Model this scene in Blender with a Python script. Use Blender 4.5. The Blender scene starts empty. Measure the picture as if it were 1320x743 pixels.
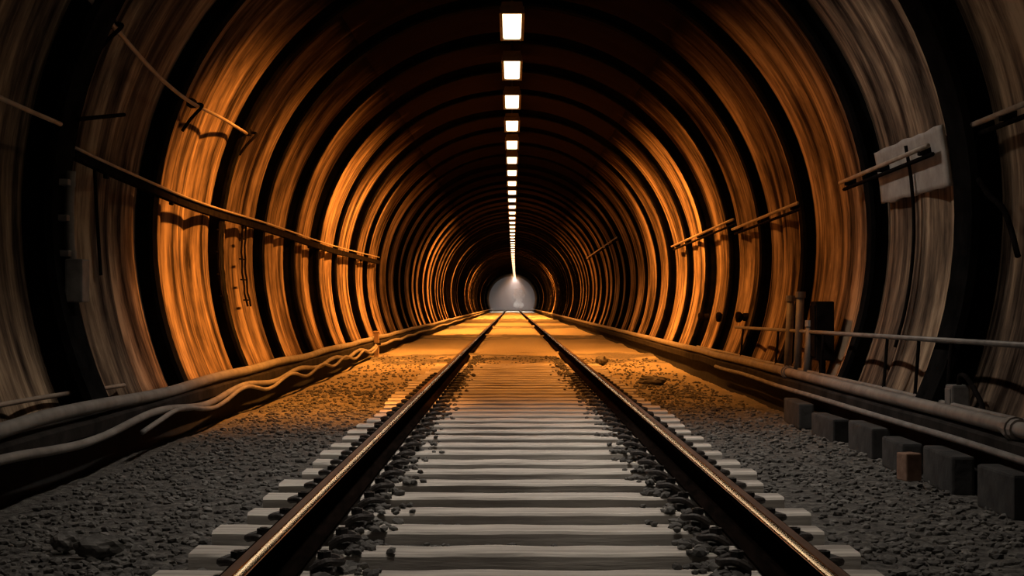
import bpy, bmesh, math, random
from mathutils import Vector, noise
R = random.Random(7)
PI = math.pi
SC = bpy.context.scene
C = SC.collection

# ------------------------------------------------------------------ place
F = 2000.0            # focal length in pixels of the 1320-wide picture
EYE = 0.90            # eye height above the ballast
ZC, RW = 1.40, 2.70   # centre height and radius of the bore
END = 176.0           # far portal
START = -14.0         # near portal, behind the camera
RAILL, RAILR = -0.715, 0.830

# ------------------------------------------------------------------ helpers
def smooth(me, flag=True):
    me.polygons.foreach_set('use_smooth', [flag] * len(me.polygons))

def mesh_obj(name, verts, faces, mat, parent=None, sm=False, mats=None, idx=None):
    me = bpy.data.meshes.new(name)
    me.from_pydata([tuple(v) for v in verts], [], faces)
    for m in (mats or [mat]):
        me.materials.append(m)
    if idx:
        me.polygons.foreach_set('material_index', idx)
    smooth(me, sm)
    me.update()
    o = bpy.data.objects.new(name, me)
    C.objects.link(o)
    if parent: o.parent = parent
    return o

def tag(o, label, cat=None, group=None, kind=None):
    if label: o['label'] = label
    if cat: o['category'] = cat
    if group: o['group'] = group
    if kind: o['kind'] = kind
    return o

def empty(name, loc, label, cat, group=None):
    o = bpy.data.objects.new(name, None)
    o.empty_display_size = 0.1
    C.objects.link(o); o.location = loc
    return tag(o, label, cat, group)

class MB:
    """collects shapes of one mesh"""
    def __init__(s): s.v, s.f, s.i = [], [], []
    def add(s, v, f, mi=0):
        b = len(s.v); s.v += [Vector(p) for p in v]
        s.f += [tuple(b + k for k in q) for q in f]; s.i += [mi] * len(f)
        return s
    def box(s, c, d, bev=0.0, mi=0, rot=None):
        bm = bmesh.new(); bmesh.ops.create_cube(bm, size=1.0)
        for v in bm.verts: v.co = Vector((v.co.x * d[0], v.co.y * d[1], v.co.z * d[2]))
        if bev > 0:
            bmesh.ops.bevel(bm, geom=list(bm.edges), offset=bev, segments=2, affect='EDGES', profile=0.6)
        bm.verts.index_update()
        vs = []
        for v in bm.verts:
            p = v.co.copy()
            if rot is not None: p = rot @ p
            vs.append(p + Vector(c))
        s.add(vs, [[v.index for v in f.verts] for f in bm.faces], mi); bm.free()
        return s
    def tube(s, pts, r, n=8, mi=0, caps=True):
        pts = [Vector(p) for p in pts]; m = len(pts)
        rr = r if isinstance(r, (list, tuple)) else [r] * m
        vs, fs = [], []; up = None
        for k in range(m):
            t = (pts[min(k + 1, m - 1)] - pts[max(k - 1, 0)]).normalized()
            if up is None:
                up = Vector((0, 0, 1)) if abs(t.z) < 0.9 else Vector((1, 0, 0))
            a = t.cross(up).normalized(); up = a.cross(t).normalized()
            for j in range(n):
                w = 2 * PI * j / n
                vs.append(pts[k] + (a * math.cos(w) + up * math.sin(w)) * rr[k])
        for k in range(m - 1):
            for j in range(n):
                j2 = (j + 1) % n
                fs.append((k * n + j, k * n + j2, (k + 1) * n + j2, (k + 1) * n + j))
        if caps:
            fs.append(tuple(range(n - 1, -1, -1))); fs.append(tuple((m - 1) * n + j for j in range(n)))
        return s.add(vs, fs, mi)
    def prism(s, prof, y0, y1, mi=0):
        n = len(prof)
        vs = [(x, y0, z) for x, z in prof] + [(x, y1, z) for x, z in prof]
        fs = [(k, (k + 1) % n, n + (k + 1) % n, n + k) for k in range(n)]
        fs += [tuple(range(n - 1, -1, -1)), tuple(range(n, 2 * n))]
        return s.add(vs, fs, mi)
    def obj(s, name, mat, parent=None, sm=False, mats=None, origin=None):
        v = s.v
        if origin is not None:
            og = Vector(origin); v = [p - og for p in v]
        o = mesh_obj(name, v, s.f, mat, parent, sm, mats, s.i if mats else None)
        if origin is not None: o.location = origin
        bm = bmesh.new(); bm.from_mesh(o.data)
        bmesh.ops.recalc_face_normals(bm, faces=bm.faces); bm.to_mesh(o.data); bm.free()
        return o

def spline(pts, sub=8):
    p = [Vector(q) for q in pts]
    if len(p) < 3: return [p[0].lerp(p[-1], k / sub) for k in range(sub + 1)]
    out = []
    q = [p[0] * 2 - p[1]] + p + [p[-1] * 2 - p[-2]]
    for k in range(1, len(q) - 2):
        a, b, c, d = q[k - 1], q[k], q[k + 1], q[k + 2]
        for j in range(sub):
            t = j / sub
            out.append(0.5 * ((2 * b) + (c - a) * t + (2 * a - 5 * b + 4 * c - d) * t * t + (3 * b - a - 3 * c + d) * t ** 3))
    out.append(p[-1])
    return out

def bore(th, r, y, side=1):
    return Vector((side * r * math.cos(th), y, ZC + r * math.sin(th)))

def on_wall(px, py, r):
    """the point of the bore (radius r) seen at a picture point"""
    a, b = (px - 660.0) / F, (392.0 - py) / F
    c = EYE - ZC
    A, B, Cc = a * a + b * b, 2 * b * c, c * c - r * r
    t = (-B + math.sqrt(B * B - 4 * A * Cc)) / (2 * A)
    return Vector((a * t, t, EYE + b * t))

# ------------------------------------------------------------------ materials
def new_mat(name):
    m = bpy.data.materials.new(name); m.use_nodes = True
    nt = m.node_tree; return m, nt, nt.nodes['Principled BSDF']

def mat(name, c1, c2=None, scale=8.0, rough=0.8, metal=0.0, bump=0.3, stretch=(1, 1, 1), uv=False, lo=0.35, hi=0.65, c3=None, spec=0.5, detail=6, dist=0.02):
    m, nt, b = new_mat(name)
    N, L = nt.nodes, nt.links
    b.inputs['Roughness'].default_value = rough
    b.inputs['Metallic'].default_value = metal
    b.inputs['Specular IOR Level'].default_value = spec
    tc = N.new('ShaderNodeTexCoord'); mp = N.new('ShaderNodeMapping')
    mp.inputs['Scale'].default_value = stretch
    L.new(tc.outputs['UV' if uv else 'Object'], mp.inputs['Vector'])
    nz = N.new('ShaderNodeTexNoise'); nz.inputs['Scale'].default_value = scale
    nz.inputs['Detail'].default_value = detail; nz.inputs['Roughness'].default_value = 0.62
    L.new(mp.outputs['Vector'], nz.inputs['Vector'])
    cr = N.new('ShaderNodeValToRGB')
    cr.color_ramp.elements[0].position = lo; cr.color_ramp.elements[0].color = (*c1, 1)
    cr.color_ramp.elements[1].position = hi; cr.color_ramp.elements[1].color = (*(c2 or c1), 1)
    if c3:
        e = cr.color_ramp.elements.new((lo + hi) / 2); e.color = (*c3, 1)
    L.new(nz.outputs['Fac'], cr.inputs['Fac'])
    L.new(cr.outputs['Color'], b.inputs['Base Color'])
    if bump:
        bp = N.new('ShaderNodeBump'); bp.inputs['Strength'].default_value = bump; bp.inputs['Distance'].default_value = dist
        L.new(nz.outputs['Fac'], bp.inputs['Height']); L.new(bp.outputs['Normal'], b.inputs['Normal'])
    return m

def wall_mat(name, tones, patch, soot_and_light_fade=False):
    """streaked weathered lining: narrow streaks run round the bore, broad blotches on top. UV: u along tunnel, v round the bore (metres)"""
    m, nt, b = new_mat(name); N, L = nt.nodes, nt.links
    b.inputs['Roughness'].default_value = 0.9; b.inputs['Specular IOR Level'].default_value = 0.0
    tc = N.new('ShaderNodeTexCoord')
    def nz(sx, sy, scale, det=5, rough=0.6):
        mp = N.new('ShaderNodeMapping'); mp.inputs['Scale'].default_value = (sx, sy, 1)
        L.new(tc.outputs['UV'], mp.inputs['Vector'])
        n = N.new('ShaderNodeTexNoise'); n.inputs['Scale'].default_value = scale
        n.inputs['Detail'].default_value = det; n.inputs['Roughness'].default_value = rough
        L.new(mp.outputs['Vector'], n.inputs['Vector']); return n.outputs['Fac']
    streak = nz(1.0, 0.08, 4.6, 6, 0.66)
    fine = nz(1.0, 0.22, 14.0, 4)
    blot = nz(0.8, 0.9, 1.1, 5)
    def math_(op, a, bb):
        x = N.new('ShaderNodeMath'); x.operation = op
        for k, q in enumerate((a, bb)):
            if isinstance(q, (int, float)): x.inputs[k].default_value = q
            else: L.new(q, x.inputs[k])
        return x.outputs[0]
    mixv = math_('ADD', math_('MULTIPLY', streak, 0.70), math_('ADD', math_('MULTIPLY', fine, 0.16), math_('MULTIPLY', blot, 0.14)))
    cr = N.new('ShaderNodeValToRGB')
    els = cr.color_ramp.elements
    els[0].position = 0.41; els[0].color = (*tones[0], 1)
    els[1].position = 0.60; els[1].color = (*tones[3], 1)
    e = els.new(0.47); e.color = (*tones[1], 1)
    e = els.new(0.53); e.color = (*tones[2], 1)
    L.new(mixv, cr.inputs['Fac'])
    mx = N.new('ShaderNodeMixRGB'); mx.blend_type = 'MIX'
    rp = N.new('ShaderNodeValToRGB'); rp.color_ramp.elements[0].position = 0.55; rp.color_ramp.elements[1].position = 0.75
    rp.color_ramp.elements[1].color = (0.7, 0.7, 0.7, 1)
    L.new(nz(0.9, 0.5, 0.9, 4), rp.inputs['Fac']); L.new(rp.outputs['Color'], mx.inputs['Fac'])
    L.new(cr.outputs['Color'], mx.inputs['Color1']); mx.inputs['Color2'].default_value = (*patch, 1)
    if soot_and_light_fade:      # sooty crown, plus lamplight's upward fade painted on the walls, ragged edge
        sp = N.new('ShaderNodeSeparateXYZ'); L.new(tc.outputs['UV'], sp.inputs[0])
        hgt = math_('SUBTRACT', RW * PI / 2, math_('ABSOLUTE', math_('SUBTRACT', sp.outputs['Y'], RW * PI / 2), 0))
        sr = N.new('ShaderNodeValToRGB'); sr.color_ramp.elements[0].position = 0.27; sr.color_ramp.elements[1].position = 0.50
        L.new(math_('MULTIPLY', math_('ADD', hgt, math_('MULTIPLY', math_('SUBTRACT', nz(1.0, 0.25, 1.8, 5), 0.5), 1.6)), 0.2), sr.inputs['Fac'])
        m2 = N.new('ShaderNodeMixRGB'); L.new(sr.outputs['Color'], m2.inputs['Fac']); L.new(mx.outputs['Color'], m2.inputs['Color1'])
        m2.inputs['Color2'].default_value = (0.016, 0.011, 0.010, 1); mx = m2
    L.new(mx.outputs['Color'], b.inputs['Base Color'])
    bp = N.new('ShaderNodeBump'); bp.inputs['Strength'].default_value = 0.55; bp.inputs['Distance'].default_value = 0.03
    L.new(mixv, bp.inputs['Height']); L.new(bp.outputs['Normal'], b.inputs['Normal'])
    return m

M = {}
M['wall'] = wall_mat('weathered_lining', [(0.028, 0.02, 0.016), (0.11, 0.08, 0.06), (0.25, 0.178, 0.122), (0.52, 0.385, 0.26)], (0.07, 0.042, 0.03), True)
M['rib'] = mat('black_rib_steel', (0.005, 0.005, 0.005), (0.014, 0.013, 0.013), 5, 0.9, 0.0, 0.3, spec=0.0)
M['ledge'] = mat('shade_black_ledge', (0.012, 0.011, 0.011), (0.035, 0.031, 0.029), 4, 0.9, 0, 0.4, spec=0.05)  # near-black colour paints in the shade on the ledge face
M['foot'] = mat('black_footing', (0.008, 0.008, 0.008), (0.018, 0.018, 0.018), 4, 0.9, 0, 0.4, spec=0.2)  # near-black colour adds painted shade to the undercut
M['block'] = mat('grey_block', (0.03, 0.03, 0.031), (0.065, 0.064, 0.063), 6, 0.9, 0, 0.5, spec=0.2)
M['brick'] = mat('brown_brick', (0.17, 0.10, 0.07), (0.30, 0.19, 0.14), 12, 0.9, 0, 0.4, spec=0.2)
M['sleeper'] = mat('weathered_sleeper', (0.28, 0.255, 0.23), (0.66, 0.62, 0.56), 5, 0.8, 0, 0.5, stretch=(0.25, 3, 3), c3=(0.47, 0.435, 0.395), spec=0.3)
M['rail'] = mat('rusted_rail', (0.003, 0.0025, 0.002), (0.009, 0.006, 0.005), 30, 0.85, 0.0, 0.2, stretch=(1, 0.15, 1), spec=0.0)
M['rust_top'] = mat('rust_brown_head', (0.07, 0.036, 0.022), (0.15, 0.08, 0.05), 30, 0.55, 0.2, 0.2, stretch=(1, 0.1, 1))
M['shine'] = mat('polished_steel', (0.75, 0.68, 0.6), (0.92, 0.86, 0.78), 20, 0.13, 1.0, 0.0, stretch=(1, 0.05, 1))
M['clip'] = mat('dark_clip_iron', (0.012, 0.011, 0.011), (0.06, 0.05, 0.045), 30, 0.6, 0.3, 0.3)
M['ballast'] = mat('dusty_ballast', (0.045, 0.042, 0.04), (0.17, 0.162, 0.15), 22, 0.95, 0, 0.8, c3=(0.095, 0.09, 0.084), spec=0.2, dist=0.05)
def dust_and_shadow_bands():
    nt = M['ballast'].node_tree; N, L = nt.nodes, nt.links; b = N['Principled BSDF']
    src = b.inputs['Base Color'].links[0].from_socket
    ge = N.new('ShaderNodeTexCoord'); sp = N.new('ShaderNodeSeparateXYZ'); L.new(ge.outputs['Object'], sp.inputs[0])
    n = N.new('ShaderNodeTexNoise'); n.inputs['Scale'].default_value = 0.8; n.inputs['Detail'].default_value = 6; L.new(ge.outputs['Object'], n.inputs['Vector'])
    ad = N.new('ShaderNodeMath'); ad.operation = 'MULTIPLY_ADD'; L.new(n.outputs['Fac'], ad.inputs[0]); ad.inputs[1].default_value = 11.0; L.new(sp.outputs['Y'], ad.inputs[2])
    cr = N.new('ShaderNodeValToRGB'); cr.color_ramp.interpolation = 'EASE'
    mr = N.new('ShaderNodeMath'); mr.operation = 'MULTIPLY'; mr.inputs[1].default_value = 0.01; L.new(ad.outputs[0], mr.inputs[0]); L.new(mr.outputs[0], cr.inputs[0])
    els = cr.color_ramp.elements                       # wind-blown dust lies thick beyond the clean ballast, broken by painted shadow bands
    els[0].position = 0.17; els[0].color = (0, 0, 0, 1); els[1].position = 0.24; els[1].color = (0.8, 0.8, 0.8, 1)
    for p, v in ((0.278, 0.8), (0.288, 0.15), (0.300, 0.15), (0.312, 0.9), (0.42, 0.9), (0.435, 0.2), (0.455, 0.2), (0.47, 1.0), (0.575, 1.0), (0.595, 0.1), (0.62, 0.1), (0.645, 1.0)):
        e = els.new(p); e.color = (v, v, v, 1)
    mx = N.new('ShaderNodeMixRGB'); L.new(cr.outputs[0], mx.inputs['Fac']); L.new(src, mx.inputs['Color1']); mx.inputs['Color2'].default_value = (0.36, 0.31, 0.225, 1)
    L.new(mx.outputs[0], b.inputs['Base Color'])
dust_and_shadow_bands()
M['stone'] = mat('ballast_stone', (0.055, 0.052, 0.05), (0.19, 0.183, 0.172), 7, 0.9, 0, 0.4, c3=(0.10, 0.096, 0.09), spec=0.3)
M['cable'] = mat('grey_cable', (0.15, 0.14, 0.13), (0.26, 0.245, 0.225), 5, 0.6, 0, 0.1, spec=0.4)
M['pipe'] = mat('steel_pipe', (0.17, 0.155, 0.145), (0.30, 0.27, 0.245), 6, 0.5, 0.2, 0.1)
M['wire'] = mat('pale_conduit', (0.30, 0.24, 0.19), (0.46, 0.38, 0.31), 6, 0.55, 0.1, 0.1)
M['dark'] = mat('black_iron', (0.006, 0.005, 0.005), (0.018, 0.015, 0.014), 10, 0.9, 0.0, 0.2, spec=0.0)
M['greymetal'] = mat('grey_metal', (0.13, 0.125, 0.12), (0.24, 0.23, 0.22), 8, 0.6, 0.2, 0.2)
M['patch'] = mat('pale_cement', (0.30, 0.275, 0.255), (0.46, 0.43, 0.40), 5, 0.9, 0, 0.4, spec=0.2)
M['wood'] = mat('orange_post', (0.28, 0.18, 0.11), (0.42, 0.30, 0.2), 8, 0.8, 0, 0.3)
M['housing'] = mat('lamp_housing', (0.10, 0.08, 0.06), (0.16, 0.13, 0.10), 8, 0.6, 0.2, 0.1)
lm, nt, b = new_mat('lamp_diffuser')
b.inputs['Base Color'].default_value = (0.9, 0.85, 0.75, 1)
b.inputs['Emission Color'].default_value = (1.0, 0.74, 0.44, 1); b.inputs['Emission Strength'].default_value = 4.0
M['lens'] = lm

# ------------------------------------------------------------------ setting: bore lining
RIBS = [6.4, 8.6, 11.15, 13.75, 16.0, 18.2, 20.6, 23.0, 25.5, 28.0]
while RIBS[-1] < END - 3: RIBS.append(RIBS[-1] + 2.4 + R.uniform(-0.12, 0.12))
bars = []      # convex strips of the lining between the ribs
edges = [START, -11, -8.5, -6, -3.6, -1.2, 1.3, 3.9] + RIBS + [END]
for a, c in zip(edges, edges[1:]):
    n = R.choice([2, 3, 3, 4]); cuts = sorted([a, c] + [a + (c - a) * (k + R.uniform(-0.22, 0.22)) / n for k in range(1, n)])
    for p, q in zip(cuts, cuts[1:]): bars.append((p, q, R.uniform(0.03, 0.075), R.uniform(-0.025, 0.004)))
def strip(y):
    for p, q, h, o in bars:
        if p <= y <= q:
            t = (y - p) / (q - p)
            return h * math.sin(PI * t) ** 0.65 + o
    return 0.0
ROWS = []
y = START
while y < END:
    ROWS.append(y); y += 0.4 if y < 3 else 0.085 if y < 40 else (0.16 if y < 90 else 0.3)
ROWS.append(END)
SV = [strip(y) for y in ROWS]
def lining(name, t0, t1, n, material):
    vs, fs = [], []; uvs = []
    for k, y in enumerate(ROWS):
        for j in range(n + 1):
            th = t0 + (t1 - t0) * j / n
            up = 1 if math.cos(th) > 0 else -1
            w = 0.02 * noise.noise(Vector((up * 9.1, y * 0.9, th * 1.6)))
            r = RW - SV[k] + w
            vs.append(bore(th, r, y)); uvs.append((y, th * RW))
    W = n + 1
    for k in range(len(ROWS) - 1):
        for j in range(n):
            fs.append((k * W + j, k * W + j + 1, (k + 1) * W + j + 1, (k + 1) * W + j))
    o = mesh_obj(name, vs, fs, material, sm=True)
    uvl = o.data.uv_layers.new(name='UVMap')
    for lp in o.data.loops: uvl.data[lp.index].uv = uvs[lp.vertex_index]
    sol = o.modifiers.new('thick', 'SOLIDIFY'); sol.thickness = 0.25; sol.offset = -1
    return o
TB, TT = math.radians(-25.5), math.radians(54)
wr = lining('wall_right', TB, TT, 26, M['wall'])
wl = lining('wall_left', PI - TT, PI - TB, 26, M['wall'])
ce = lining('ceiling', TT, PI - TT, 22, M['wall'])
for o in (wr, wl, ce):
    tag(o, None, kind='structure')
    # solidify outward from the bore
    me = o.data; p = me.polygons[0]
    inward = (Vector((0, p.center.y, ZC)) - p.center).dot(p.normal) > 0
    o.modifiers['thick'].offset = -1 if inward else 1

def arch(name, d, width, depth, n=56, material=None, t0=math.radians(-24.5), t1=math.radians(204.5)):
    """I-section steel arch standing proud of the lining"""
    ri, ro = RW - depth, RW + 0.02
    h = width / 2; web = width * 0.22; fl = depth * 0.22
    prof = [(-h, ri), (h, ri), (h, ri + fl), (web, ri + fl + 0.012), (web, ro), (-web, ro), (-web, ri + fl + 0.012), (-h, ri + fl)]
    vs, fs = [], []; m = len(prof)
    for k in range(n + 1):
        th = t0 + (t1 - t0) * k / n
        for yy, r in prof: vs.append(bore(th, r, d + yy))
    for k in range(n):
        for j in range(m):
            fs.append((k * m + j, k * m + (j + 1) % m, (k + 1) * m + (j + 1) % m, (k + 1) * m + j))
    fs += [tuple(range(m)), tuple(n * m + j for j in range(m - 1, -1, -1))]
    o = mesh_obj(name, vs, fs, material or M['rib'])
    return tag(o, None, kind='structure')
for k, d in enumerate(RIBS):
    wdt = 0.34 if k == 1 else 0.15 if k < 5 else R.uniform(0.09, 0.13)
    arch('trim_%d' % (k + 1), d, wdt, 0.20 if k == 1 else R.uniform(0.13, 0.145) if k < 6 else R.uniform(0.08, 0.13), 56 if k < 20 else 36)

# ------------------------------------------------------------------ setting: ground
def sm01(a, b, x):
    t = max(0, min(1, (x - a) / (b - a))); return t * t * (3 - 2 * t)
def ground(x, y):
    n = noise.noise(Vector((x * 1.3, y * 0.7, 3.1)))
    f = noise.noise(Vector((x * 9, y * 9, 1.7)))
    inside = sm01(-0.62, -0.52, x) * (1 - sm01(0.64, 0.74, x))
    z = -0.005 + 0.02 * n + 0.012 * f
    cover = sm01(19.5, 23.5, y)
    z += inside * (0.012 + cover * 0.062 - 0.4 * (0.02 * n) * cover)
    z += (1 - inside) * cover * 0.045
    # low banks of spilled ballast lying across the floor
    for c, w, h in ((25.5, 0.8, 0.05), (33.0, 1.0, 0.03), (40.0, 1.2, 0.06), (56.0, 2.0, 0.07), (78.0, 2.5, 0.06)):
        g = math.exp(-((y - c - 0.8 * math.sin(x * 1.3 + c)) / w) ** 2)
        z += g * h * (0.25 + 0.75 * (1 - inside))
    return z
xs = [-2.45 + 4.9 * k / 98 for k in range(99)]
ys = []; y = START
while y < 205:
    ys.append(y); y += 0.4 if y < 3.2 else 0.05 if y < 14 else (0.12 if y < 30 else (0.35 if y < 80 else 1.2))
vs = [(x, y, ground(x, y)) for y in ys for x in xs]
fs = [(k * 99 + j, k * 99 + j + 1, (k + 1) * 99 + j + 1, (k + 1) * 99 + j) for k in range(len(ys) - 1) for j in range(98)]
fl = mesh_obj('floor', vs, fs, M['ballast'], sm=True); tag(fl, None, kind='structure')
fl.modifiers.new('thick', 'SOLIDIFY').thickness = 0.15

# ledges along both walls with a dark undercut
for side, nm in ((-1, 'baseboard_left'), (1, 'baseboard_right')):
    b = MB(); n = 90
    xe = 2.17 if side < 0 else 2.20
    prof = [(xe, 0.225), (xe + 0.012, 0.21), (2.46, 0.21), (2.50, 0.285), (xe + 0.015, 0.298), (xe, 0.285)]
    vs, fs = [], []
    yy = [START + (END - START) * (k / 300) for k in range(301)]
    for y in yy:
        j = 0.012 * noise.noise(Vector((side * 5, y * 0.8, 0)))
        for x, z in prof: vs.append((side * (x + j), y, z + j))
    m = len(prof)
    for k in range(300):
        for q in range(m): fs.append((k * m + q, k * m + (q + 1) % m, (k + 1) * m + (q + 1) % m, (k + 1) * m + q))
    fs += [tuple(range(m)), tuple(300 * m + q for q in range(m))]
    b.add(vs, fs)
    tag(b.obj(nm, M['ledge']), None, kind='structure')
    b = MB().prism([(side * 2.27, -0.03), (side * 2.42, -0.03), (side * 2.46, 0.205), (side * 2.30, 0.205)], START, END)
    tag(b.obj('trim_%d' % (90 + (side > 0)), M['foot']), None, kind='structure')

# ------------------------------------------------------------------ rails
RZ0, RZ1 = 0.066, 0.22      # underside of the foot, running surface
def rail(x, inner, label):
    """inner = +1 when the track centre lies towards +x"""
    pr = []
    half = [(0.060, 0.0), (0.060, 0.010), (0.022, 0.028), (0.010, 0.045), (0.010, 0.104), (0.026, 0.118), (0.036, 0.124), (0.036, 0.138), (0.014, 0.154)]
    pr = [(x + a, RZ0 + c) for a, c in half] + [(x - a, RZ0 + c) for a, c in reversed(half)]
    b = MB(); n = len(pr)
    Y = [-13 + (190 + 13) * (k / 60) ** 1.6 for k in range(61)]
    vs = [(p, y, z) for y in Y for p, z in pr]
    fs, mi = [], []
    top = len(half) - 1
    for k in range(60):
        for q in range(n):
            fs.append((k * n + q, k * n + (q + 1) % n, (k + 1) * n + (q + 1) % n, (k + 1) * n + q))
            mi.append(1 if q == top else 0)
    fs += [tuple(range(n)), tuple(60 * n + q for q in range(n))]; mi += [0, 0]
    root = mesh_obj('rail', vs, fs, None, mats=[M['rail'], M['rust_top']], idx=mi)
    bm = bmesh.new(); bm.from_mesh(root.data); bmesh.ops.recalc_face_normals(bm, faces=bm.faces); bm.to_mesh(root.data); bm.free()
    tag(root, label, 'rail', 'running rails of the track')
    # polished wheel band at the gauge corner
    # worn gauge corner: a nearly flat facet leaning 28 degrees inward, easing into the top and the side
    ang = [26, 26.5, 27.5, 28.5, 29.5, 30.5, 31.5, 32.5, 48, 76]; step = [0, .003, .003, .003, .003, .003, .003, .003, .002, .003]
    px_, pz_ = 0.0, 0.0; arc = []
    for q, (a, st) in enumerate(zip(ang, step)):
        a0 = math.radians((a + ang[max(q - 1, 0)]) / 2); px_ += st * math.cos(a0); pz_ -= st * math.sin(a0); arc.append((px_, pz_))
    x0 = x + inner * (0.0385 - px_); z0 = RZ1 + 0.0020
    prof = [(x0 + inner * a, z0 + c) for a, c in arc] + [(x0 + inner * (px_ - 0.004), z0 + pz_ - 0.002), (x0, z0 - 0.004)]
    b = MB()
    m = len(prof)
    vs = [(p, y, z) for y in Y for p, z in prof]; fs = []
    for k in range(60):
        for q in range(m): fs.append((k * m + q, k * m + (q + 1) % m, (k + 1) * m + (q + 1) % m, (k + 1) * m + q))
    fs += [tuple(range(m)), tuple(60 * m + q for q in range(m))]
    b.add(vs, fs)
    s = b.obj('running_band', M['shine'], root, sm=True)
    s['label'] = 'polished bright wheel band along the inner edge of the rail head'
    return root
rail(RAILL, 1, 'rusty steel rail of the track on the side of the sagging grey cables')
rail(RAILR, -1, 'rusty steel rail of the track on the side of the handrail and brown brick')

# ------------------------------------------------------------------ sleepers
NUM = ['first', 'second', 'third', 'fourth', 'fifth', 'sixth', 'seventh', 'eighth', 'ninth', 'tenth', 'eleventh', 'twelfth', 'thirteenth',
       'fourteenth', 'fifteenth', 'sixteenth', 'seventeenth', 'eighteenth', 'nineteenth', 'twentieth', 'twenty-first', 'twenty-second',
       'twenty-third', 'twenty-fourth', 'twenty-fifth', 'twenty-sixth', 'twenty-seventh', 'twenty-eighth', 'twenty-ninth', 'thirtieth',
       'thirty-first', 'thirty-second', 'thirty-third', 'thirty-fourth', 'thirty-fifth', 'thirty-sixth']
TCX = (RAILL + RAILR) / 2
def sleeper_mesh(seed):
    r = random.Random(seed)
    L_, W_, H_ = 1.13, 0.094, 0.12
    prof = [(-W_, -0.06), (-W_, 0.052), (-W_ + 0.010, 0.062), (W_ - 0.010, 0.062), (W_, 0.052), (W_, -0.06)]
    N_ = 60; vs, fs = [], []
    for k in range(N_ + 1):
        x = -L_ + 2 * L_ * k / N_
        for q, (py, pz) in enumerate(prof):
            jz = 0.004 * noise.noise(Vector((x * 5, py * 30 + seed, 2))) if pz > 0 else 0
            jy = 0.006 * noise.noise(Vector((x * 4, q * 7.0 + seed, 5)))
            if pz > 0.06 and abs(x - RAILL + TCX) < 0.16: jz = -0.002
            if pz > 0.06 and abs(x - RAILR + TCX) < 0.16: jz = -0.002
            vs.append((x, py + jy, pz + jz))
    m = len(prof)
    for k in range(N_):
        for q in range(m): fs.append((k * m + q, k * m + (q + 1) % m, (k + 1) * m + (q + 1) % m, (k + 1) * m + q))
    fs += [tuple(range(m)), tuple(N_ * m + q for q in range(m))]
    me = bpy.data.meshes.new('sleeper'); me.from_pydata(vs, [], fs); me.materials.append(M['sleeper'])
    bm = bmesh.new(); bm.from_mesh(me); bmesh.ops.recalc_face_normals(bm, faces=bm.faces); bm.to_mesh(me); bm.free()
    return me
def clip_mesh(s):
    b = MB()     # bent spring clip with its bolt, s = direction away from the rail
    b.box((s * 0.060, 0, 0.014), (0.07, 0.085, 0.028), 0.006)
    b.tube(spline([(s * 0.03, -0.045, 0.02), (s * 0.075, -0.05, 0.045), (s * 0.115, -0.02, 0.04), (s * 0.115, 0.02, 0.04), (s * 0.075, 0.05, 0.045), (s * 0.03, 0.045, 0.02)], 5), 0.013, 7)
    o = b.obj('rail_clip', M['clip'], sm=False); me = o.data
    bpy.data.objects.remove(o); return me
def bolt_mesh():
    b = MB(); b.tube([(0, 0, 0.0), (0, 0, 0.055)], 0.013, 8); b.tube([(0, 0, 0.030), (0, 0, 0.052)], 0.024, 6)
    o = b.obj('bolt', M['clip']); me = o.data; bpy.data.objects.remove(o); return me
CM = {1: clip_mesh(1), -1: clip_mesh(-1)}; BMH = bolt_mesh()
def new(name, me, parent, loc):
    o = bpy.data.objects.new(name, me); C.objects.link(o); o.parent = parent; o.location = loc; return o
SM = [sleeper_mesh(k * 13 + 1) for k in range(6)]
SLEEP = []
for k in range(35):
    d = 4.82 + 0.497 * k + R.uniform(-0.02, 0.02)
    SLEEP.append(d)
    o = bpy.data.objects.new('sleeper', SM[k % 6]); C.objects.link(o)
    o.location = (TCX + R.uniform(-0.04, 0.04), d, R.uniform(-0.003, 0.0)); dx = o.location.x - TCX
    o.rotation_euler.z = R.uniform(-0.008, 0.008)
    far = ', half sunk in the dust' if k > 30 else ''
    lab = '%s weathered timber sleeper from the camera, under both rails%s' % (NUM[k], far)
    tag(o, lab, 'sleeper', 'sleepers under the rails')
    if k < 26:
        for rx in (RAILL, RAILR):
            for s in (1, -1):
                c = new('rail_clip', CM[s], o, (rx - TCX - dx + s * 0.068, 0, 0.064))
                new('bolt', BMH, c, (s * 0.066, 0, 0.020))

# ------------------------------------------------------------------ ballast stones (uncountable)
def stone_proto(seed):
    r = random.Random(seed); bm = bmesh.new(); bmesh.ops.create_icosphere(bm, subdivisions=1, radius=1)
    sx, sy, sz = r.uniform(0.8, 1.3), r.uniform(0.7, 1.1), r.uniform(0.55, 0.8)
    for v in bm.verts:
        v.co *= 1 + r.uniform(-0.28, 0.22); v.co = Vector((v.co.x * sx, v.co.y * sy, v.co.z * sz))
    bm.verts.index_update()
    out = ([v.co.copy() for v in bm.verts], [[v.index for v in f.verts] for f in bm.faces]); bm.free(); return out
PRO = [stone_proto(k) for k in range(9)]
vs, fs = [], []
def put(x, y, z, s):
    pv, pf = R.choice(PRO); a = R.uniform(0, 6.28); ca, sa = math.cos(a), math.sin(a); b = len(vs)
    tx = R.uniform(-0.5, 0.5)
    for p in pv:
        pz = p.z + tx * p.x * 0.6
        vs.append((x + s * (p.x * ca - p.y * sa), y + s * (p.x * sa + p.y * ca), z + s * pz))
    for f in pf: fs.append(tuple(b + q for q in f))
def on_sleeper(y):
    return any(abs(y - q) < 0.115 for q in SLEEP)
cnt = 0
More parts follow.
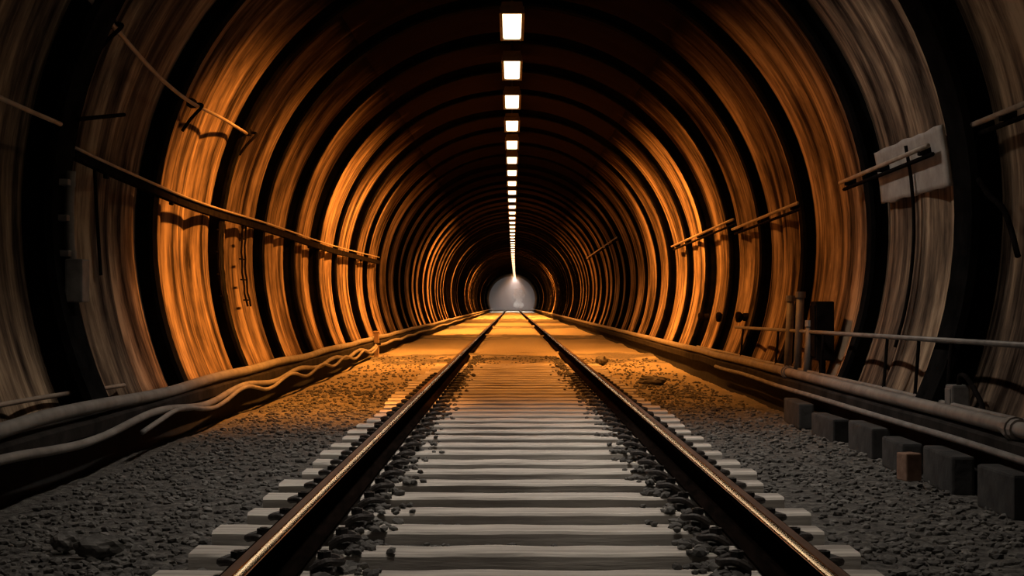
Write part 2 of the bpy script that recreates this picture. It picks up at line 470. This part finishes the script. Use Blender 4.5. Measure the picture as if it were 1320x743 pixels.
while cnt < 10500:
    y = 4.4 + 20 * R.random() ** 1.7; x = R.uniform(-2.12, 2.12)
    if abs(x - RAILL) < 0.10 or abs(x - RAILR) < 0.10: continue
    between = RAILL < x < RAILR
    if abs(x - TCX) < 1.21 and on_sleeper(y): continue
    if y > 17 and R.random() < 0.6: continue
    s = R.uniform(0.010, 0.024) * (0.8 if between else 1.0)
    put(x, y, ground(x, y) + s * 0.25, s); cnt += 1
cnt = 0
while cnt < 2300:       # rubble heaped against the inner rail feet, lying over the sleepers
    y = 4.4 + 20 * R.random() ** 1.5; q = abs(R.gauss(0, 0.075))
    side = R.choice((-1, 1)); x = RAILL + 0.115 + q if side < 0 else RAILR - 0.115 - q * 1.1
    s = R.uniform(0.012, 0.026)
    if R.random() < 0.55 and q > 0.2: continue
    z = 0.062 if on_sleeper(y) else max(ground(x, y), 0.045 - 0.25 * q)
    put(x, y, z + s * 0.3, s); cnt += 1
bs = mesh_obj('ballast_gravel', vs, fs, M['stone'])
tag(bs, 'loose grey ballast stones strewn between and beside the sleepers', 'gravel', kind='stuff')

def rock(name, loc, size, label, material='stone'):
    bm = bmesh.new(); bmesh.ops.create_icosphere(bm, subdivisions=3, radius=1)
    for v in bm.verts:
        n = v.co.normalized(); k = 1 + 0.35 * noise.noise(n * 1.7 + Vector(loc)) + 0.1 * noise.noise(n * 5)
        v.co = Vector((n.x * size[0], n.y * size[1], n.z * size[2])) * k
    me = bpy.data.meshes.new(name); bm.to_mesh(me); bm.free(); me.materials.append(M[material])
    o = bpy.data.objects.new(name, me); C.objects.link(o); o.location = loc
    return tag(o, label, 'rock', 'larger rocks lying on the ballast')
rock('rock', (-1.47, 5.5, 0.04), (0.085, 0.05, 0.04), 'pale angular rock on the ballast beside the first sleeper ends')
rock('rock', (-1.62, 5.62, 0.04), (0.05, 0.045, 0.035), 'small pale rock next to the larger angular rock on the ballast')
rock('rock', (1.27, 22.0, 0.10), (0.09, 0.08, 0.07), 'dark rounded rock on the amber-lit floor beside the rail')
rock('rock', (1.56, 17.2, 0.05), (0.15, 0.12, 0.05), 'flat pale rock on the ballast below the dark wall knobs')

# ------------------------------------------------------------------ lamps
LAMPZ = 3.80
def lens_mesh():
    b = MB(); b.box((0, 0, 0.0), (0.19, 1.5, 0.05), 0.02); o = b.obj('diffuser', M['lens'], sm=False); me = o.data; bpy.data.objects.remove(o); return me
def house_mesh():
    b = MB(); b.prism([(-0.125, -0.034), (-0.098, -0.034), (-0.098, 0.026), (0.098, 0.026), (0.098, -0.034), (0.125, -0.034), (0.10, 0.085), (-0.10, 0.085)], -0.80, 0.80)
    b.box((0, -0.785, 0.0), (0.24, 0.04, 0.068), 0.006); b.box((0, 0.785, 0.0), (0.24, 0.04, 0.068), 0.006)
    o = b.obj('housing', M['housing']); me = o.data; bpy.data.objects.remove(o); return me
def hanger_mesh():
    b = MB(); b.tube([(0, 0, 0.08), (0, 0, 0.27)], 0.012, 8); b.box((0, 0, 0.09), (0.08, 0.06, 0.012), 0.003)
    o = b.obj('hanger', M['housing']); me = o.data; bpy.data.objects.remove(o); return me
LM, HM, GM = lens_mesh(), house_mesh(), hanger_mesh()
WARM, NEUT = (1.0, 0.325, 0.045), (0.95, 0.92, 0.88)
def power(d):
    """brightness of the tunnel's lamps (set by distance to give bright and dim stretches), warm lamp unless noted"""
    for a, D, l, r in ((14.5, 240, 2300, 230), (17.5, 300, 800, 280), (20.5, 420, 900, 800), (24, 500, 3000, 3000), (26.5, 600, 3000, 2700),
                 (29.5, 700, 2400, 1300), (33, 700, 350, 260), (41.5, 450, 0, 0), (44.5, 1300, 1200, 60), (50, 1700, 3000, 160), (69, 1900, 2300, 220),
                 (87, 900, 60, 60), (115, 2400, 3200, 3200), (142, 900, 60, 30)):
        if d < a: return (D, l, r, WARM)
    return (90 if d < 158 else 1900, 0, 0, NEUT)
LAMPS = [16.1 + 2.99 * k for k in range(54)]
for k, d in enumerate([4.14, 7.13, 10.12, 13.11] + LAMPS):
    x = 0.36 * (max(d - 30, 0) / 151) ** 2
    k2 = k - 4
    if 0 <= k2 < 15:
        lab, grp = '%s glowing ceiling lamp from the camera in the crown row' % NUM[k2], 'lamp row along the crown'
    elif k2 < 0:
        lab, grp = '%s ceiling lamp overhead, before the glowing row' % NUM[k], 'lamps overhead'
    else:
        lab, grp = 'tiny glowing ceiling lamp in the merged far stretch of the lamp row', 'far ceiling lamps run together'
    root = empty('ceiling_lamp', (x, d, LAMPZ), lab, 'lamp', grp)
    new('diffuser', LM, root, (0, 0, 0)); new('housing', HM, root, (0, 0, 0))
    if d < 60:
        for yy in (-0.55, 0.55): new('hanger', GM, root, (0, yy, 0))
    pd, pl, pr, col = power(d)
    if d < 12:
        pd, pl, pr = {4.14: (110, 0, 0), 7.13: (270, 0, 30), 10.12: (320, 0, 140)}[d]; col = (1.0, 0.89, 0.78)
    step = 1 if d < 70 else 2
    if k % step: continue
    for pw, tilt, cone in ((pd, 0, 104 if d < 12 else 120), (pl, 39 if d < 15 else 42, 76 if d < 15 else 82), (pr, -42, 82)):
        if pw <= 0: continue
        ld = bpy.data.lights.new('lamp_beam', 'SPOT'); ld.energy = pw * step; ld.color = col
        ld.spot_size = math.radians(cone); ld.spot_blend = 1.0; ld.shadow_soft_size = 0.09
        lo = bpy.data.objects.new('lamp_beam', ld); C.objects.link(lo); lo.parent = root
        lo.location = (0, 0, -0.05); lo.rotation_euler = (0, math.radians(tilt), 0)

# ------------------------------------------------------------------ cables, pipes and fittings
def cable(name, pts, r, material, label, cat, group=None, sub=8, n=8, parent=None):
    b = MB(); b.tube(spline(pts, sub), r, n)
    o = b.obj(name, material, parent, sm=True)
    if parent is None: tag(o, label, cat, group)
    return o
def run(side, x, z, y0, y1, wob, sag, step, seed, period=None):
    pts = []; y = y0
    while y < y1:
        s = 0.0
        if period: s = -sag * (math.sin(PI * ((y % period) / period)) ** 2)
        pts.append((side * (x + wob * noise.noise(Vector((y * 0.5, seed, 0)))), y, z + wob * noise.noise(Vector((y * 0.45, seed, 4))) + s)); y += step * (1 if y < 35 else 3)
    pts.append((side * x, y1, z)); return pts
# left side
cable('cable', run(-1, 2.215, 0.345, 2.0, 172, 0.025, 0.0, 0.9, 11), 0.036, M['cable'], 'thick grey cable lying along the edge of the ledge under the streaked wall', 'cable', 'cables along the ledge', 4, 10)
cable('cable', run(-1, 2.135, 0.252, 5.2, 24.3, 0.02, 0.05, 0.5, 23, 3.1), 0.023, M['cable'], 'thinner grey cable hanging in shallow loops just below the thick ledge cable', 'cable', 'cables along the ledge', 4, 8)
cable('cable', run(-1, 2.105, 0.235, 8.8, 24.2, 0.02, 0.07, 0.45, 37, 2.45), 0.016, M['cable'], 'lowest sagging cable, swinging in deep loops over the black footing', 'cable', 'cables along the ledge', 4, 8)
cable('conduit', [on_wall(-40, 530, 2.63), on_wall(60, 512, 2.62), on_wall(160, 497, 2.62)], 0.013, M['wire'], 'thin pale conduit low on the wall just above the thick ledge cable', 'conduit')
cable('cable', run(-1, 2.13, 0.255, 24.6, 120, 0.015, 0.03, 1.0, 51, 4.0), 0.024, M['cable'], 'cable running on along the ledge beyond the orange post', 'cable', 'cables along the ledge', 3, 6)
def cable_post():
    r = empty('cable_post', (-2.13, 24.4, 0.03), 'short orange-lit post carrying the cables at the ledge edge', 'post')
    MB().box((0, 0, 0.21), (0.075, 0.075, 0.42), 0.008).obj('post', M['wood'], r)
    MB().box((0, 0, 0.43), (0.10, 0.10, 0.025), 0.006).obj('cap', M['wood'], r)
    MB().box((0.005, -0.05, 0.24), (0.13, 0.03, 0.03), 0.006).obj('cable_arm', M['dark'], r)
cable_post()

# upper conduit with hook brackets, left
UP = [(96, -25), (145, 32), (200, 94), (243, 130), (285, 152), (318, 172)]
cable('conduit', [on_wall(px, py, 2.555) for px, py in UP], 0.014, M['wire'], 'thin conduit slanting high across the wall above the cable tray', 'conduit')
def hook(px, py, label, drop=0.22):
    p = on_wall(px, py, 2.60); r = empty('hook_bracket', p, label, 'bracket', 'hooks holding the high conduit')
    n = Vector((-p.x, 0, ZC - p.z)).normalized(); t = Vector((-n.z, 0, n.x)) * (1 if p.x < 0 else -1)
    if t.z > 0: t = -t
    b = MB(); b.box((0, 0, 0), (0.05, 0.16, 0.06), 0.008); b.obj('wall_plate', M['dark'], r)
    b = MB(); b.tube(spline([(0, 0.05, 0), n * 0.06 + Vector((0, 0.05, 0.02)), n * 0.085 + Vector((0, -0.02, 0)), n * 0.05 + t * drop * 0.5 + Vector((0, -0.04, 0)), n * 0.02 + t * drop + Vector((0, -0.02, 0))], 6), 0.013, 7)
    b.obj('hook', M['dark'], r, sm=True)
hook(140, 28, 'black hook bracket high on the wall, first from the camera on the slanting conduit')
hook(247, 133, 'black hook bracket holding the middle of the slanting conduit')
hook(319, 170, 'black hook bracket at the far end of the slanting conduit')

# cable tray, left: dark angle on brackets and a pale cable on top
TR = [(96, 196), (165, 228), (260, 268), (350, 296), (430, 323), (489, 338)]
pts = spline([on_wall(px, py, 2.565) for px, py in TR], 8)
root = empty('cable_tray', pts[0], 'dark wall cable tray running past the black ribs above the thick ledge cable', 'cable tray')
vs, fs = [], []
prof = [(-0.012, 0.03), (-0.012, -0.04), (0.03, -0.04), (0.03, -0.03), (-0.002, -0.03), (-0.002, 0.03)]
for p in pts:
    for a, c in prof: vs.append(p - pts[0] + Vector((-(a), 0, c)))
m = len(prof)
for k in range(len(pts) - 1):
    for q in range(m): fs.append((k * m + q, k * m + (q + 1) % m, (k + 1) * m + (q + 1) % m, (k + 1) * m + q))
fs += [tuple(range(m)), tuple((len(pts) - 1) * m + q for q in range(m))]
MB().add(vs, fs).obj('tray', M['dark'], root)
for q, (a, c) in enumerate(((0, 1), (1, 2), (2, 3), (3, 4), (4, 5))):
    mid = (on_wall(*TR[a], 2.60) + on_wall(*TR[c], 2.60)) / 2 - pts[0]
    MB().box(mid + Vector((0.02, 0, -0.06)), (0.03, 0.05, 0.05), 0.008).obj('tray_bracket', M['dark'], root)
cable('cable', [on_wall(px, py - 6, 2.545) for px, py in TR], 0.010, M['wire'], 'thin pale cable lying on top of the dark wall cable tray', 'cable')
cable('conduit', [on_wall(px, py, 2.50) for px, py in ((-30, 112), (22, 136), (78, 160))], 0.013, M['wire'], 'short pale conduit crossing the nearest thick black rib', 'conduit')
b = MB(); b.tube([on_wall(100, 154, 2.60), on_wall(100, 154, 2.45), on_wall(160, 148, 2.58)], 0.013, 7)
tag(b.obj('bracket_arm', M['dark']), 'black bracket arm sticking out beside the nearest thick rib', 'bracket')

# upright conduit with junction box beside the thick rib, left
def upright(px, y0, y1, label, box=True):
    a, c = on_wall(px, y0, 2.46), on_wall(px + 4, y1, 2.46); d = 8.62
    t0 = math.asin((a.z - ZC) / 2.46); t1 = math.asin((c.z - ZC) / 2.46)
    P = [bore(t0 + (t1 - t0) * k / 10, 2.46, d, -1) for k in range(11)]
    r = empty('wall_conduit', P[-1], label, 'conduit')
    MB().tube([p - P[-1] for p in P], 0.026, 10).obj('pipe', M['greymetal'], r, sm=True)
    for k in (1, 4, 7):
        q = P[k] - P[-1]; MB().box(q + Vector((-0.02, 0, 0)), (0.06, 0.16, 0.035), 0.006).obj('clamp', M['greymetal'], r)
    if box: 
        q = P[9] - P[-1]; MB().box(q + Vector((0.02, 0, -0.02)), (0.10, 0.15, 0.24), 0.012).obj('junction_box', M['greymetal'], r)
upright(76, 216, 372, 'grey upright conduit with clamps and junction box mounted on the thick black rib')
cable('cable', [on_wall(px, py, 2.61) for px, py in ((122, 215), (124, 260), (127, 310), (130, 355))], 0.011, M['dark'], 'thin black cable hanging down the wall below the tray end', 'cable')

# hanging wire harness on the amber wall, left
def harness(px, y0, y1, label):
    a, c = on_wall(px, y0, 2.60), on_wall(px + 8, y1, 2.60); d = a.y
    t0 = math.asin((a.z - ZC) / 2.60); t1 = math.asin((c.z - ZC) / 2.60)
    r = empty('wire_harness', bore(t0, 2.6, d, -1), label, 'cable', 'wire harnesses below the cable tray'); o = bore(t0, 2.6, d, -1)
    for q, off in enumerate((-0.09, 0.09)):
        MB().tube([bore(t0 + (t1 - t0) * k / 12, 2.575 + 0.004 * math.sin(k * 2 + q), d + off + 0.006 * math.sin(k * 1.7 + q), -1) - o for k in range(13)], 0.010, 7).obj('wire', M['dark'], r, sm=True)
    for k in (2, 5, 8, 11):
        p = bore(t0 + (t1 - t0) * k / 12, 2.59, d, -1) - o
        MB().box(p, (0.02, 0.22, 0.014), 0.005).obj('spacer', M['dark'], r)
harness(283, 278, 392, 'dark ladder-like wire harness hanging below the tray beside a black rib')
harness(312, 290, 396, 'second ladder-like wire harness hanging below the tray, farther from the camera')

# right side: pipes on the ledge
cable('pipe', run(1, 2.235, 0.345, 4.8, 172, 0.010, 0, 1.2, 71), 0.036, M['pipe'], 'thick steel pipe lying along the ledge edge below the handrail', 'pipe', 'pipes along the ledge', 4, 10)
cable('pipe', run(1, 2.33, 0.365, 5.0, 19.5, 0.008, 0, 1.2, 83), 0.016, M['pipe'], 'thin steel pipe lying behind the thick ledge pipe', 'pipe', 'pipes along the ledge', 4, 8)
cable('pipe', run(1, 2.165, 0.235, 4.8, 16.5, 0.012, 0, 0.9, 97), 0.018, M['greymetal'], 'thin pipe slung under the ledge edge over the dark undercut', 'pipe', 'pipes along the ledge', 4, 8)
def coupling(d, label):
    MBq = MB(); MBq.tube([(2.235, d - 0.07, 0.345), (2.235, d + 0.07, 0.345)], 0.047, 12); MBq.tube([(2.235, d - 0.02, 0.345), (2.235, d + 0.02, 0.345)], 0.055, 12)
    tag(MBq.obj('pipe_coupling', M['pipe'], origin=(2.235, d, 0.345)), label, 'coupling', 'couplings on the thick pipe')
coupling(6.9, 'ribbed coupling on the thick ledge pipe nearest the camera')
coupling(12.6, 'ribbed coupling on the thick ledge pipe past the junction box')

# handrail on the right ledge
pa, pb = on_wall(1345, 447, 2.46), on_wall(948, 422, 2.46)
root = empty('handrail', (pa.x, pa.y, 0.3), 'thin steel handrail on dark posts above the thick ledge pipe', 'handrail')
og = Vector(root.location)
MB().tube([pa - og, pa.lerp(pb, 0.5) - og, pb - og], 0.015, 8).obj('rail_bar', M['pipe'], root, sm=True)
for px in (1145, 1185, 1228, 1062, 1004, 958):
    t = None
    for k in range(400):
        q = pa.lerp(pb, k / 400)
        if 660 + F * q.x / q.y <= px: t = q; break
    if t is None: t = pb
    q = t - og; MB().tube([q, Vector((q.x - 0.03, q.y, 0.0))], 0.011, 7).obj('post', M['dark'], root)

# wall conduits in straight lengths, right
for a, c, lab in (((1345, 124), (1244, 165), 'pale straight conduit length nearest the camera, high on the wall above the cement patch'),
                  ((1196, 188), (1083, 236), 'pale straight conduit length crossing the cement patch and a black rib'),
                  ((1028, 262), (944, 296), 'straight conduit length between two black ribs where the wall turns amber'),
                  ((945, 283), (866, 318), 'conduit length on the brightest amber wall panels beyond the handrail end'),
                  ((795, 306), (756, 333), 'far pale conduit slanting high across the shadowed wall stretch')):
    p, q = on_wall(*a, 2.55), on_wall(*c, 2.55)
    r = empty('conduit', p, lab, 'conduit', 'conduit lengths on the handrail side wall')
    MB().tube([Vector((0, 0, 0)), q - p], 0.016, 8).obj('pipe', M['wire'], r, sm=True)
    for t in (0.08, 0.5, 0.92):
        w = (q - p) * t
        MB().box(w + Vector((0.035, 0, -0.012)), (0.08, 0.06, 0.05), 0.006).obj('saddle', M['dark'], r)
    MB().tube([Vector((0.03, 0, -0.05)), q - p + Vector((0.03, 0, -0.05))], 0.014, 6).obj('lower_cable', M['dark'], r, sm=True)

# cement patch on the right wall and the cable that runs down over it
vs, fs = [], []
t0, t1 = math.asin((on_wall(1200, 248, 2.66).z - ZC) / 2.66), math.asin((on_wall(1200, 168, 2.66).z - ZC) / 2.66)
for k in range(25):
    y = 9.25 + (10.95 - 9.25) * k / 24
    for j in range(13):
        th = t0 + (t1 - t0) * j / 12 + 0.006 * noise.noise(Vector((y * 4, j * 0.5, 0))) * (j in (0, 12))
        vs.append(bore(th, 2.615, y))
for k in range(24):
    for j in range(12): fs.append((k * 13 + j, k * 13 + j + 1, (k + 1) * 13 + j + 1, (k + 1) * 13 + j))
o = mesh_obj('trim_200', vs, fs, M['patch'], sm=True); o.modifiers.new('thick', 'SOLIDIFY').thickness = 0.02
tag(o, None, kind='structure')
cable('cable', [bore(math.asin((z - ZC) / 2.59), 2.59, 10.0) for z in (1.92, 1.7, 1.4, 1.1, 0.85, 0.62)], 0.012, M['dark'], 'thin black cable running down from the cement patch to the handrail', 'cable')
cable('cable', [on_wall(px, py, 2.50) for px, py in ((1262, 232), (1275, 252), (1292, 268), (1303, 295), (1312, 330))], 0.016, M['dark'], 'black cable curling down the thick rib beside the cement patch', 'cable')

# upright pipes and box on the right ledge
for q, (px, top, lab) in enumerate(((1030, 372, 'grey upright pipe leaning at the wall, outermost towards the amber panels'), (1043, 364, 'grey upright pipe leaning at the wall, middle of three'), (1056, 398, 'shorter grey upright pipe with a pale cap, next to the black box'))):
    d = 2.42 * F / (px - 660)
    h = (470 - top) * d / F
    r = empty('standing_pipe', (2.32, d, 0.300), lab, 'pipe', 'pipes standing on the ledge')
    MB().tube([(0, 0, 0), (0.02, 0.02, h * 0.5), (0.035, 0.03, h)], 0.032, 10).obj('pipe', M['greymetal'], r, sm=True)
    MB().tube([(0.035, 0.03, h - 0.02), (0.036, 0.031, h + 0.03)], 0.042, 10).obj('cap', M['patch'] if q == 2 else M['greymetal'], r)
    MB().tube([(0, 0, 0), (0, 0, 0.03)], 0.055, 10).obj('foot', M['greymetal'], r)
r = empty('switch_box', (2.43, 12.15, 0.29), 'black switch box standing on the ledge behind the handrail', 'box')
MB().box((0, 0, 0.40), (0.14, 0.24, 0.46), 0.012).obj('case', M['dark'], r)
MB().box((-0.075, 0, 0.40), (0.012, 0.20, 0.40), 0.004).obj('door', M['dark'], r)
MB().tube([(0, -0.06, 0), (0, -0.06, 0.18)], 0.015, 8).obj('leg', M['dark'], r); MB().tube([(0, 0.06, 0), (0, 0.06, 0.18)], 0.015, 8).obj('leg', M['dark'], r)
r = empty('junction_box', (2.37, 8.25, 0.30), 'small grey junction box with a black cable on the ledge', 'box')
MB().box((0, 0, 0.085), (0.10, 0.13, 0.17), 0.012).obj('case', M['greymetal'], r)
MB().box((-0.052, 0, 0.085), (0.008, 0.10, 0.13), 0.003).obj('lid', M['greymetal'], r)
MB().tube(spline([(0, -0.02, 0.16), (0.0, -0.05, 0.22), (0.0, -0.18, 0.21), (0.03, -0.3, 0.10), (0.04, -0.34, 0.02)], 6), 0.014, 7).obj('cable_tail', M['dark'], r, sm=True)

# dark round knobs on the amber wall, right
for px, lab in ((908, 'black round wall knob farthest along, on the brightest amber panel'), (932, 'black round wall knob in the middle of three'), (958, 'black round wall knob nearest the handrail end')):
    p = on_wall(px, 409, 2.60); r = empty('insulator', p, lab, 'insulator', 'round wall knobs')
    MB().tube([(0.06, 0, 0), (0.0, 0, 0)], 0.045, 14).obj('base', M['dark'], r, sm=False)
    MB().tube(spline([(0.0, 0, 0), (-0.03, 0, 0), (-0.07, 0, 0), (-0.085, 0, 0)], 3), [0.03, 0.035, 0.045, 0.055, 0.06, 0.06, 0.057, 0.05, 0.04, 0.02], 14).obj('cap', M['dark'], r, sm=True)

# blocks under the right ledge
BL = [(5.95, 0.62), (6.72, 0.60), (7.62, 0.74), (8.45, 0.62), (9.35, 0.8), (10.4, 0.8), (11.6, 0.9)]
for k, (d, ln) in enumerate(BL):
    b = MB(); h = 0.155 + 0.05 * R.random()
    b.box((0, 0, h / 2), (0.11, ln - 0.14, h), 0.014)
    tag(b.obj('concrete_block', M['block'], origin=(0, 0, 0)), '%s grey concrete block from the camera under the pipe-side ledge' % NUM[k], 'block', 'blocks under the ledge')
for k, o in enumerate([q for q in SC.objects if q.name.startswith('concrete_block')]):
    d, ln = BL[k]; o.location = (2.135 + R.uniform(-0.015, 0.02), d, -0.012); o.rotation_euler.z = R.uniform(-0.05, 0.05)
b = MB().box((0, 0, 0.068), (0.085, 0.10, 0.136), 0.008)
o = b.obj('brick', M['brick']); o.location = (1.945, 7.6, 0.035); o.rotation_euler.z = 0.25
tag(o, 'brown brick standing on end on the ballast before the concrete blocks', 'brick')

# ------------------------------------------------------------------ mist at the far portal
def volume_mat(name, density, col, noise_scale=None, aniso=0.0):
    m = bpy.data.materials.new(name); m.use_nodes = True; nt = m.node_tree; N, L = nt.nodes, nt.links
    N.remove(N['Principled BSDF']); v = N.new('ShaderNodeVolumePrincipled')
    v.inputs['Color'].default_value = (*col, 1); v.inputs['Density'].default_value = density; v.inputs['Anisotropy'].default_value = aniso
    L.new(v.outputs[0], N['Material Output'].inputs['Volume'])
    return m
bm = bmesh.new()
for (x, y, z, s) in ((0.55, 168, 0.85, 0.42), (0.75, 168.4, 1.35, 0.38), (0.45, 168.1, 1.75, 0.36), (0.85, 168.2, 2.05, 0.42), (0.5, 168, 2.35, 0.30), (0.95, 168, 0.75, 0.35), (1.2, 168.2, 1.8, 0.28)):
    g = bmesh.ops.create_icosphere(bm, subdivisions=3, radius=s)
    for v in g['verts']:
        v.co = v.co * (1 + 0.35 * noise.noise(v.co * 4 + Vector((x * 7, z * 5, 0)))) + Vector((x, y, z))
me = bpy.data.meshes.new('steam_plume'); bm.to_mesh(me); bm.free(); me.materials.append(volume_mat('steam', 2.2, (0.95, 0.93, 0.9)))
o = bpy.data.objects.new('steam_plume', me); C.objects.link(o)
rm = o.modifiers.new('join', 'REMESH'); rm.mode = 'VOXEL'; rm.voxel_size = 0.07
tag(o, 'pale plume of steam drifting above the track at the far portal', 'steam', kind='stuff')

b = MB(); n = 24
prof = [(2.3 * math.cos(2 * PI * k / n), max(0.235, ZC + 2.3 * math.sin(2 * PI * k / n))) for k in range(n)]
prof = [p for k, p in enumerate(prof) if not (p[1] == 0.235 and 15.2 < k < 20.8)]
hz = b.prism(prof, 141, 160).obj('haze', volume_mat('grey_haze', 0.028, (0.92, 0.92, 0.92)))
tag(hz, 'grey haze filling the far end of the tunnel', 'haze', kind='stuff')

# ------------------------------------------------------------------ world, camera
w = bpy.data.worlds.new('World'); SC.world = w; w.use_nodes = True
bg = w.node_tree.nodes['Background']; bg.inputs['Color'].default_value = (0.95, 0.95, 0.95, 1); bg.inputs['Strength'].default_value = 0.065
cd = bpy.data.cameras.new('camera'); cam = bpy.data.objects.new('camera', cd); C.objects.link(cam)
cam.location = (0, 0, EYE); cam.rotation_euler = (PI / 2, 0, 0)
cd.sensor_width = 36; cd.lens = F / 1320 * 36; cd.shift_y = 20.5 / 1320; cd.clip_end = 600; cd.clip_start = 0.05
SC.camera = cam
vs_ = SC.view_settings
SC.display_settings.display_device = 'sRGB'
vs_.view_transform = 'Standard'; vs_.look = 'None'; vs_.gamma = 1.0; vs_.exposure = 0.0; vs_.use_curve_mapping = False
